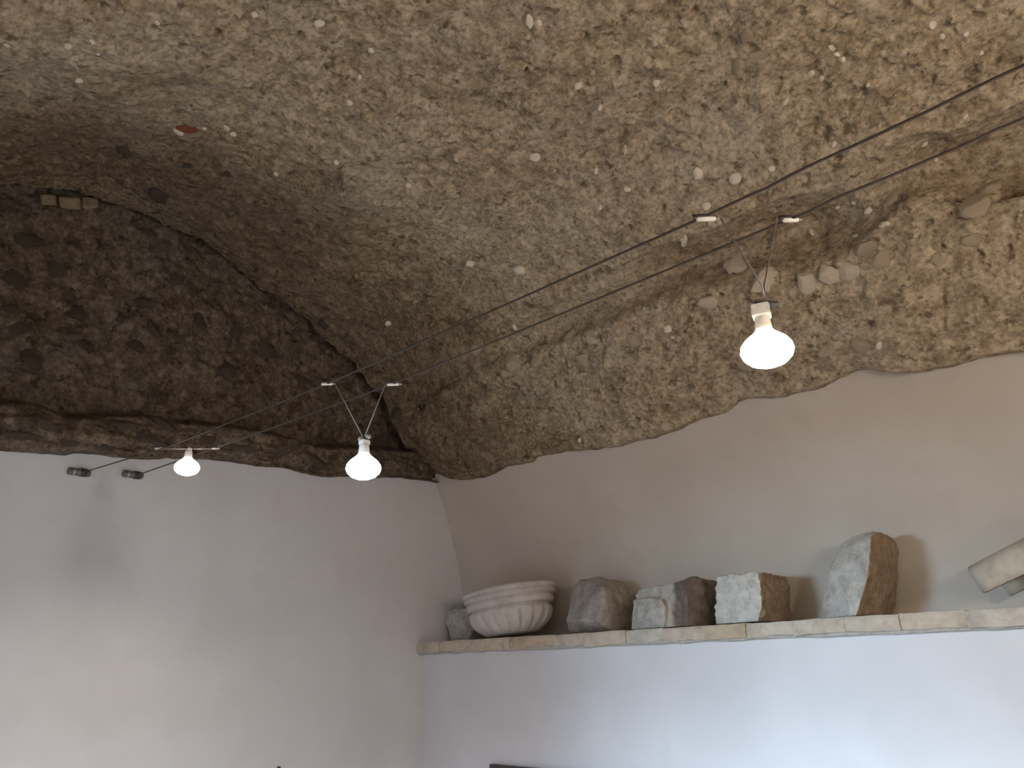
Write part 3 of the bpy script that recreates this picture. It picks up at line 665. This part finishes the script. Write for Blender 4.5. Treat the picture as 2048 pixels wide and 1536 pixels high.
# ------------------------------------------------------------------ cables
def cable(label, pts, anchor):
    e = empty('cable', anchor); inv = Matrix.Translation(-Vector(anchor)); tag(e, label, 'cable', 'lighting cables')
    fine = []
    for a, b in zip(pts, pts[1:]):
        a, b = Vector(a), Vector(b); n = max(2, int((b-a).length/0.03))
        for k in range(n):
            p = a.lerp(b, k/n); x = p.x
            wob = 0.0022*smooth01((x-2.36)/0.1)
            fine.append(p+Vector((0, wob*mnoise.noise(Vector((x*22, 1.7, a.y))), wob*mnoise.noise(Vector((x*22, 7.7, a.y))))))
    fine.append(Vector(pts[-1]))
    bm = bmesh.new(); tube(bm, fine, 0.0019, 8); w_ = bm_obj('wire', bm, MAT_WIRE, e, True); w_.matrix_parent_inverse = inv
    # wall anchor: rounded bracket lying along the wall with a dark tensioner and a screw head
    ax, ay, az = anchor
    bm = bmesh.new(); tube(bm, [(0.014, ay-0.038, az), (0.014, ay-0.035, az), (0.014, ay+0.026, az), (0.014, ay+0.030, az)], [0.008, 0.0125, 0.0125, 0.009], 14)
    an = bm_obj('wall_anchor', bm, MAT_ANCHOR, e, True); an.matrix_parent_inverse = inv; an['label'] = 'dark metal wall anchor of the cable'
    for yy, rr, mt in ((-0.020, 0.0132, MAT_STEEL), (0.002, 0.0142, MAT_DARK)):
        bm = bmesh.new(); tube(bm, [(0.014, ay+yy-0.003, az), (0.014, ay+yy+(0.003 if mt == MAT_STEEL else 0.016), az)], rr, 14); bm_obj('collar', bm, mt, an, True)
    bm = bmesh.new(); tube(bm, [(0.016, ay+0.008, az+0.001), (0.034, ay+0.0085, az-0.001), (0.055, ay+0.010, az-0.002)], [0.007, 0.005, 0.0025], 10)
    bm_obj('tensioner', bm, MAT_DARK, an, True)
    return fine
yA, yB = -1.455, -1.355
def cab(px, py, y): return tuple(on_y(px, py, y))
A3, A2, A1, A0 = cab(338, 893, -1.462), cab(660, 765, yA), cab(1405, 435, yA), cab(2048, 130, yA)
B3, B2, B1, B0 = cab(440, 893, -1.350), cab(785, 768, yB), cab(1575, 440, yB), cab(2048, 237, yB)
far = lambda p, q: (4.98, q[1]+(q[1]-p[1])*0.0, q[2]+0.02)
ancA, ancB = tuple(on_x(158, 946, 0.0)), tuple(on_x(265, 951, 0.0))
cable('upper of the two thin dark cables carrying the lamps', [(0.05, ancA[1]+0.008, ancA[2]-0.002), A3, A2, A1, A0, far(A1, A0)], ancA)
cable('lower of the two thin dark cables carrying the lamps', [(0.05, ancB[1]+0.008, ancB[2]-0.002), B3, B2, B1, B0, far(B1, B0)], ancB)

# ------------------------------------------------------------------ lamps
def make_bulb(parent, c, s, mat_lens, mat_body):
    low = [(0.004, -0.0215), (0.014, -0.0205), (0.0235, -0.0165), (0.0305, -0.0095), (0.0335, -0.0015)]
    up = [(0.0335, -0.0015), (0.0322, 0.0055), (0.0275, 0.0125), (0.0205, 0.0185), (0.0145, 0.0232), (0.0115, 0.0270)]
    bm = bmesh.new(); lathe(bm, [(r*s, z*s) for r, z in up], 36, c); b = bm_obj('bulb', bm, mat_body, parent, True); b['label'] = 'glowing reflector bulb'
    bm = bmesh.new(); lathe(bm, [(r*s, z*s) for r, z in low], 36, c); bm_obj('lens', bm, mat_lens, b, True)
    bm = bmesh.new(); lathe(bm, [(0.0112*s, 0.0265*s), (0.0108*s, 0.0300*s), (0.0096*s, 0.0440*s), (0.0092*s, 0.0455*s)], 24, c)
    bm_obj('neck', bm, MAT_CERAMIC, parent, True); return b
def spot(parent, loc, power, color, size=150, blend=1.0, rad=0.03):
    l = bpy.data.lights.new('lamp_light', 'SPOT'); l.energy = power; l.color = color; l.spot_size = math.radians(size); l.spot_blend = blend; l.shadow_soft_size = rad
    o = bpy.data.objects.new('lamp_light', l); COL.objects.link(o); o.location = loc; o.parent = parent; return o
DIAG = Vector((0.72, 0.69, 0.0)).normalized()
def clip(parent, p, length, r=0.0032, sgn=1):
    """short pale terminal tube on the cable with dark hook over the wire"""
    p = Vector(p); a, b = p-DIAG*length/2, p+DIAG*length/2
    bm = bmesh.new(); tube(bm, [a, a+DIAG*0.002, b-DIAG*0.002, b], [r*0.7, r, r, r*0.7], 12); c = bm_obj('clip', bm, MAT_CERAMIC, parent, True)
    bm = bmesh.new(); tube(bm, [a-DIAG*0.003+Vector((0, 0, -0.001)), a-DIAG*0.004+Vector((0, 0, 0.005)), p+Vector((0, 0, 0.0055)), b+Vector((0, 0, 0.003))], [0.0016, 0.0026, 0.0026, 0.0016], 8)
    bm_obj('hook', bm, MAT_DARK, c, True)
    bm = bmesh.new(); tube(bm, [b+DIAG*0.0005, b+DIAG*0.005], [0.002, 0.002], 8); bm_obj('screw', bm, MAT_STEEL, c, True)
def rod(parent, pts, r=0.0011):
    bm = bmesh.new(); tube(bm, pts, r, 6); bm_obj('rod', bm, MAT_ROD, parent, True)
WARM, COOL, WARM3 = (1.0, 0.94, 0.84), (0.60, 0.81, 1.0), (1.0, 0.90, 0.76)

def lamp_near():
    c = Vector(on_y(1534, 700, -1.405)); e = empty('cable_lamp', c); tag(e, 'largest hanging lamp with a warm glowing bulb, nearest on the cables', 'lamp', 'hanging cable lamps')
    o = Vector((0, 0, 0)); make_bulb(e, o, 1.0, glow('warm_lens', (1.0, 0.85, 0.65), 110.0), glow('warm_bulb', (1.0, 0.84, 0.62), 3.5))
    L = lambda p: Vector(p)-c
    bm = bmesh.new(); m = 0.0115; z0 = 0.0455
    box_bm(bm, (-m, -m, z0), (m, m, z0+0.017)); bmesh.ops.bevel(bm, geom=bm.edges[:], offset=0.0015, segments=2, affect='EDGES')
    s = bm_obj('socket', bm, MAT_CERAMIC, e); s.rotation_euler = (0, 0, math.radians(20))
    bm = bmesh.new(); box_bm(bm, (-0.017, -m*0.8, z0+0.016), (m, m*0.8, z0+0.0195)); p = bm_obj('socket_plate', bm, MAT_DARK, e); p.rotation_euler = (0, math.radians(8), math.radians(40))
    p.location = (0, 0, 0.001)
    for k in (-1, 1):
        bm = bmesh.new(); tube(bm, [(m+0.0002, 0.004*k, z0+0.008), (m+0.0022, 0.004*k, z0+0.008)], 0.0024, 10); t = bm_obj('terminal_screw', bm, MAT_DARK, s)
    ka = L(cab(1412, 438, yA)); kb = L(cab(1581, 440, yB))
    clip(e, ka, 0.026); clip(e, kb, 0.022)
    top = Vector((0.006, 0.004, z0+0.018)); j = L(on_y(1524, 572, -1.405))
    rod(e, [ka+DIAG*0.020, j, top]); rod(e, [kb-DIAG*0.018+Vector((0, 0, 0.004)), j+Vector((0.002, 0.002, 0)), top+Vector((0.001, 0.0, 0.004))])
    spot(e, (0, 0, -0.03), 32.0, WARM); return e
def lamp_mid():
    c = Vector(on_y(727, 936, -1.405)); e = empty('cable_lamp', c); tag(e, 'middle hanging lamp with a cold white bulb on V-shaped rods', 'lamp', 'hanging cable lamps')
    make_bulb(e, Vector((0, 0, 0)), 1.06, glow('cool_lens', (0.75, 0.90, 1.0), 40.0), glow('cool_bulb', (0.80, 0.93, 1.0), 3.5)); L = lambda p: Vector(p)-c; z0 = 0.048
    bm = bmesh.new(); box_bm(bm, (-0.009, -0.009, z0), (0.009, 0.009, z0+0.010)); bmesh.ops.bevel(bm, geom=bm.edges[:], offset=0.0015, segments=2, affect='EDGES'); bm_obj('socket', bm, MAT_CERAMIC, e)
    for k, dz in ((-1, 0.013), (1, 0.018)):
        bm = bmesh.new(); bmesh.ops.create_icosphere(bm, subdivisions=2, radius=0.0062); bm.transform(Matrix.Translation(DIAG*0.0075*k+Vector((0, 0, z0+dz)))); bm_obj('knob', bm, MAT_ROD, e, True)
    ka = L(cab(654, 768, yA)); kb = L(cab(786, 769, yB)); clip(e, ka, 0.024, 0.0030); clip(e, kb, 0.026, 0.0030)
    top = Vector((0, 0, z0+0.012))
    rod(e, [ka+DIAG*0.017, top+Vector((-0.001, 0, 0))], 0.0013); rod(e, [kb-DIAG*0.017, top+Vector((0.001, 0, 0.006))], 0.0013)
    spot(e, (0, 0, -0.03), 95.0, COOL); return e
def lamp_far():
    c = Vector(on_y(374, 935, -1.405)); e = empty('cable_lamp', c); tag(e, 'smallest hanging lamp with a warm white bulb, farthest on the cables near the wall anchors', 'lamp', 'hanging cable lamps')
    make_bulb(e, Vector((0, 0, 0)), 1.02, glow('white_lens', (1.0, 0.92, 0.78), 14.0), glow('white_bulb', (1.0, 0.92, 0.80), 3.5)); L = lambda p: Vector(p)-c; z0 = 0.0455
    bm = bmesh.new(); box_bm(bm, (-0.008, -0.006, z0-0.004), (0.008, 0.006, z0+0.010)); bmesh.ops.bevel(bm, geom=bm.edges[:], offset=0.0015, segments=2, affect='EDGES'); bm_obj('socket', bm, MAT_CERAMIC, e)
    ka = L(cab(318, 897, -1.462)); kb = L(cab(430, 897, -1.350)); clip(e, ka, 0.024, 0.0030); clip(e, kb, 0.018, 0.0026)
    rod(e, [ka, Vector((0, 0, z0+0.008))], 0.0016); rod(e, [kb, Vector((0, 0, z0+0.008))], 0.0016)
    spot(e, (0, 0, -0.03), 8.0, WARM3); return e
lamp_near(); lamp_mid(); lamp_far()
def lamp_added(x, label):  # unseen lamps added along the cables to brighten the vault
    c = Vector((x, -1.405, 1.93)); e = empty('cable_lamp', c); tag(e, label, 'lamp', 'hanging cable lamps')
    make_bulb(e, Vector((0, 0, 0)), 1.0, *[glow('added_lamp_glow', (1.0, 0.88, 0.72), 290.0)]*2); z0 = 0.0455
    bm = bmesh.new(); box_bm(bm, (-0.011, -0.011, z0), (0.011, 0.011, z0+0.017)); bm_obj('socket', bm, MAT_CERAMIC, e)
    for y in (yA, yB): rod(e, [Vector((0, y+1.405, 0.185)), Vector((0, 0, z0+0.014))])
    spot(e, (0, 0, -0.03), 14.0, WARM)
lamp_added(3.30, 'warm unseen lamp added past the right border to brighten the vault'); lamp_added(4.25, 'second unseen warm lamp, added farther past the right border')

# ------------------------------------------------------------------ things at the lower border
fx0, fz1 = on_y(987, 1527, 0.0)[0], on_y(987, 1527, 0.0)[2]
fr = empty('picture_frame', (fx0+0.35, 0, fz1-0.5)); tag(fr, 'dark framed panel on the white wall below the shelf, only its top corner in view', 'frame')
W_, H_ = 0.70, 0.50
for lo, hi in (((0, -0.022, H_-0.022), (W_, -0.004, H_)), ((0, -0.022, 0), (W_, -0.004, 0.022)), ((0, -0.022, 0.022), (0.006, -0.004, H_-0.022)), ((W_-0.006, -0.022, 0.022), (W_, -0.004, H_-0.022))):
    bm = bmesh.new(); box_bm(bm, (lo[0]-0.35, lo[1], lo[2]), (hi[0]-0.35, hi[1], hi[2])); bm_obj('frame_bar', bm, MAT_FRAME, fr)
bm = bmesh.new(); box_bm(bm, (0.006-0.35, -0.016, 0.022), (W_-0.006-0.35, -0.006, H_-0.022)); bm_obj('panel', bm, MAT_PANEL, fr)
hk = on_x(556, 1537, 0.0); h = empty('wall_hook', (0, hk[1], hk[2]-0.02)); tag(h, 'tiny dark hook on the left wall at the lower border', 'hook')
bm = bmesh.new(); tube(bm, [(0.0, 0, 0.02), (0.006, 0, 0.02)], 0.008, 12); bm_obj('base', bm, MAT_DARK, h, True)
bm = bmesh.new(); tube(bm, [(0.006, 0, 0.02), (0.016, 0, 0.018), (0.020, 0, 0.010), (0.018, 0, 0.003)], 0.0025, 8); bm_obj('peg', bm, MAT_DARK, h, True)
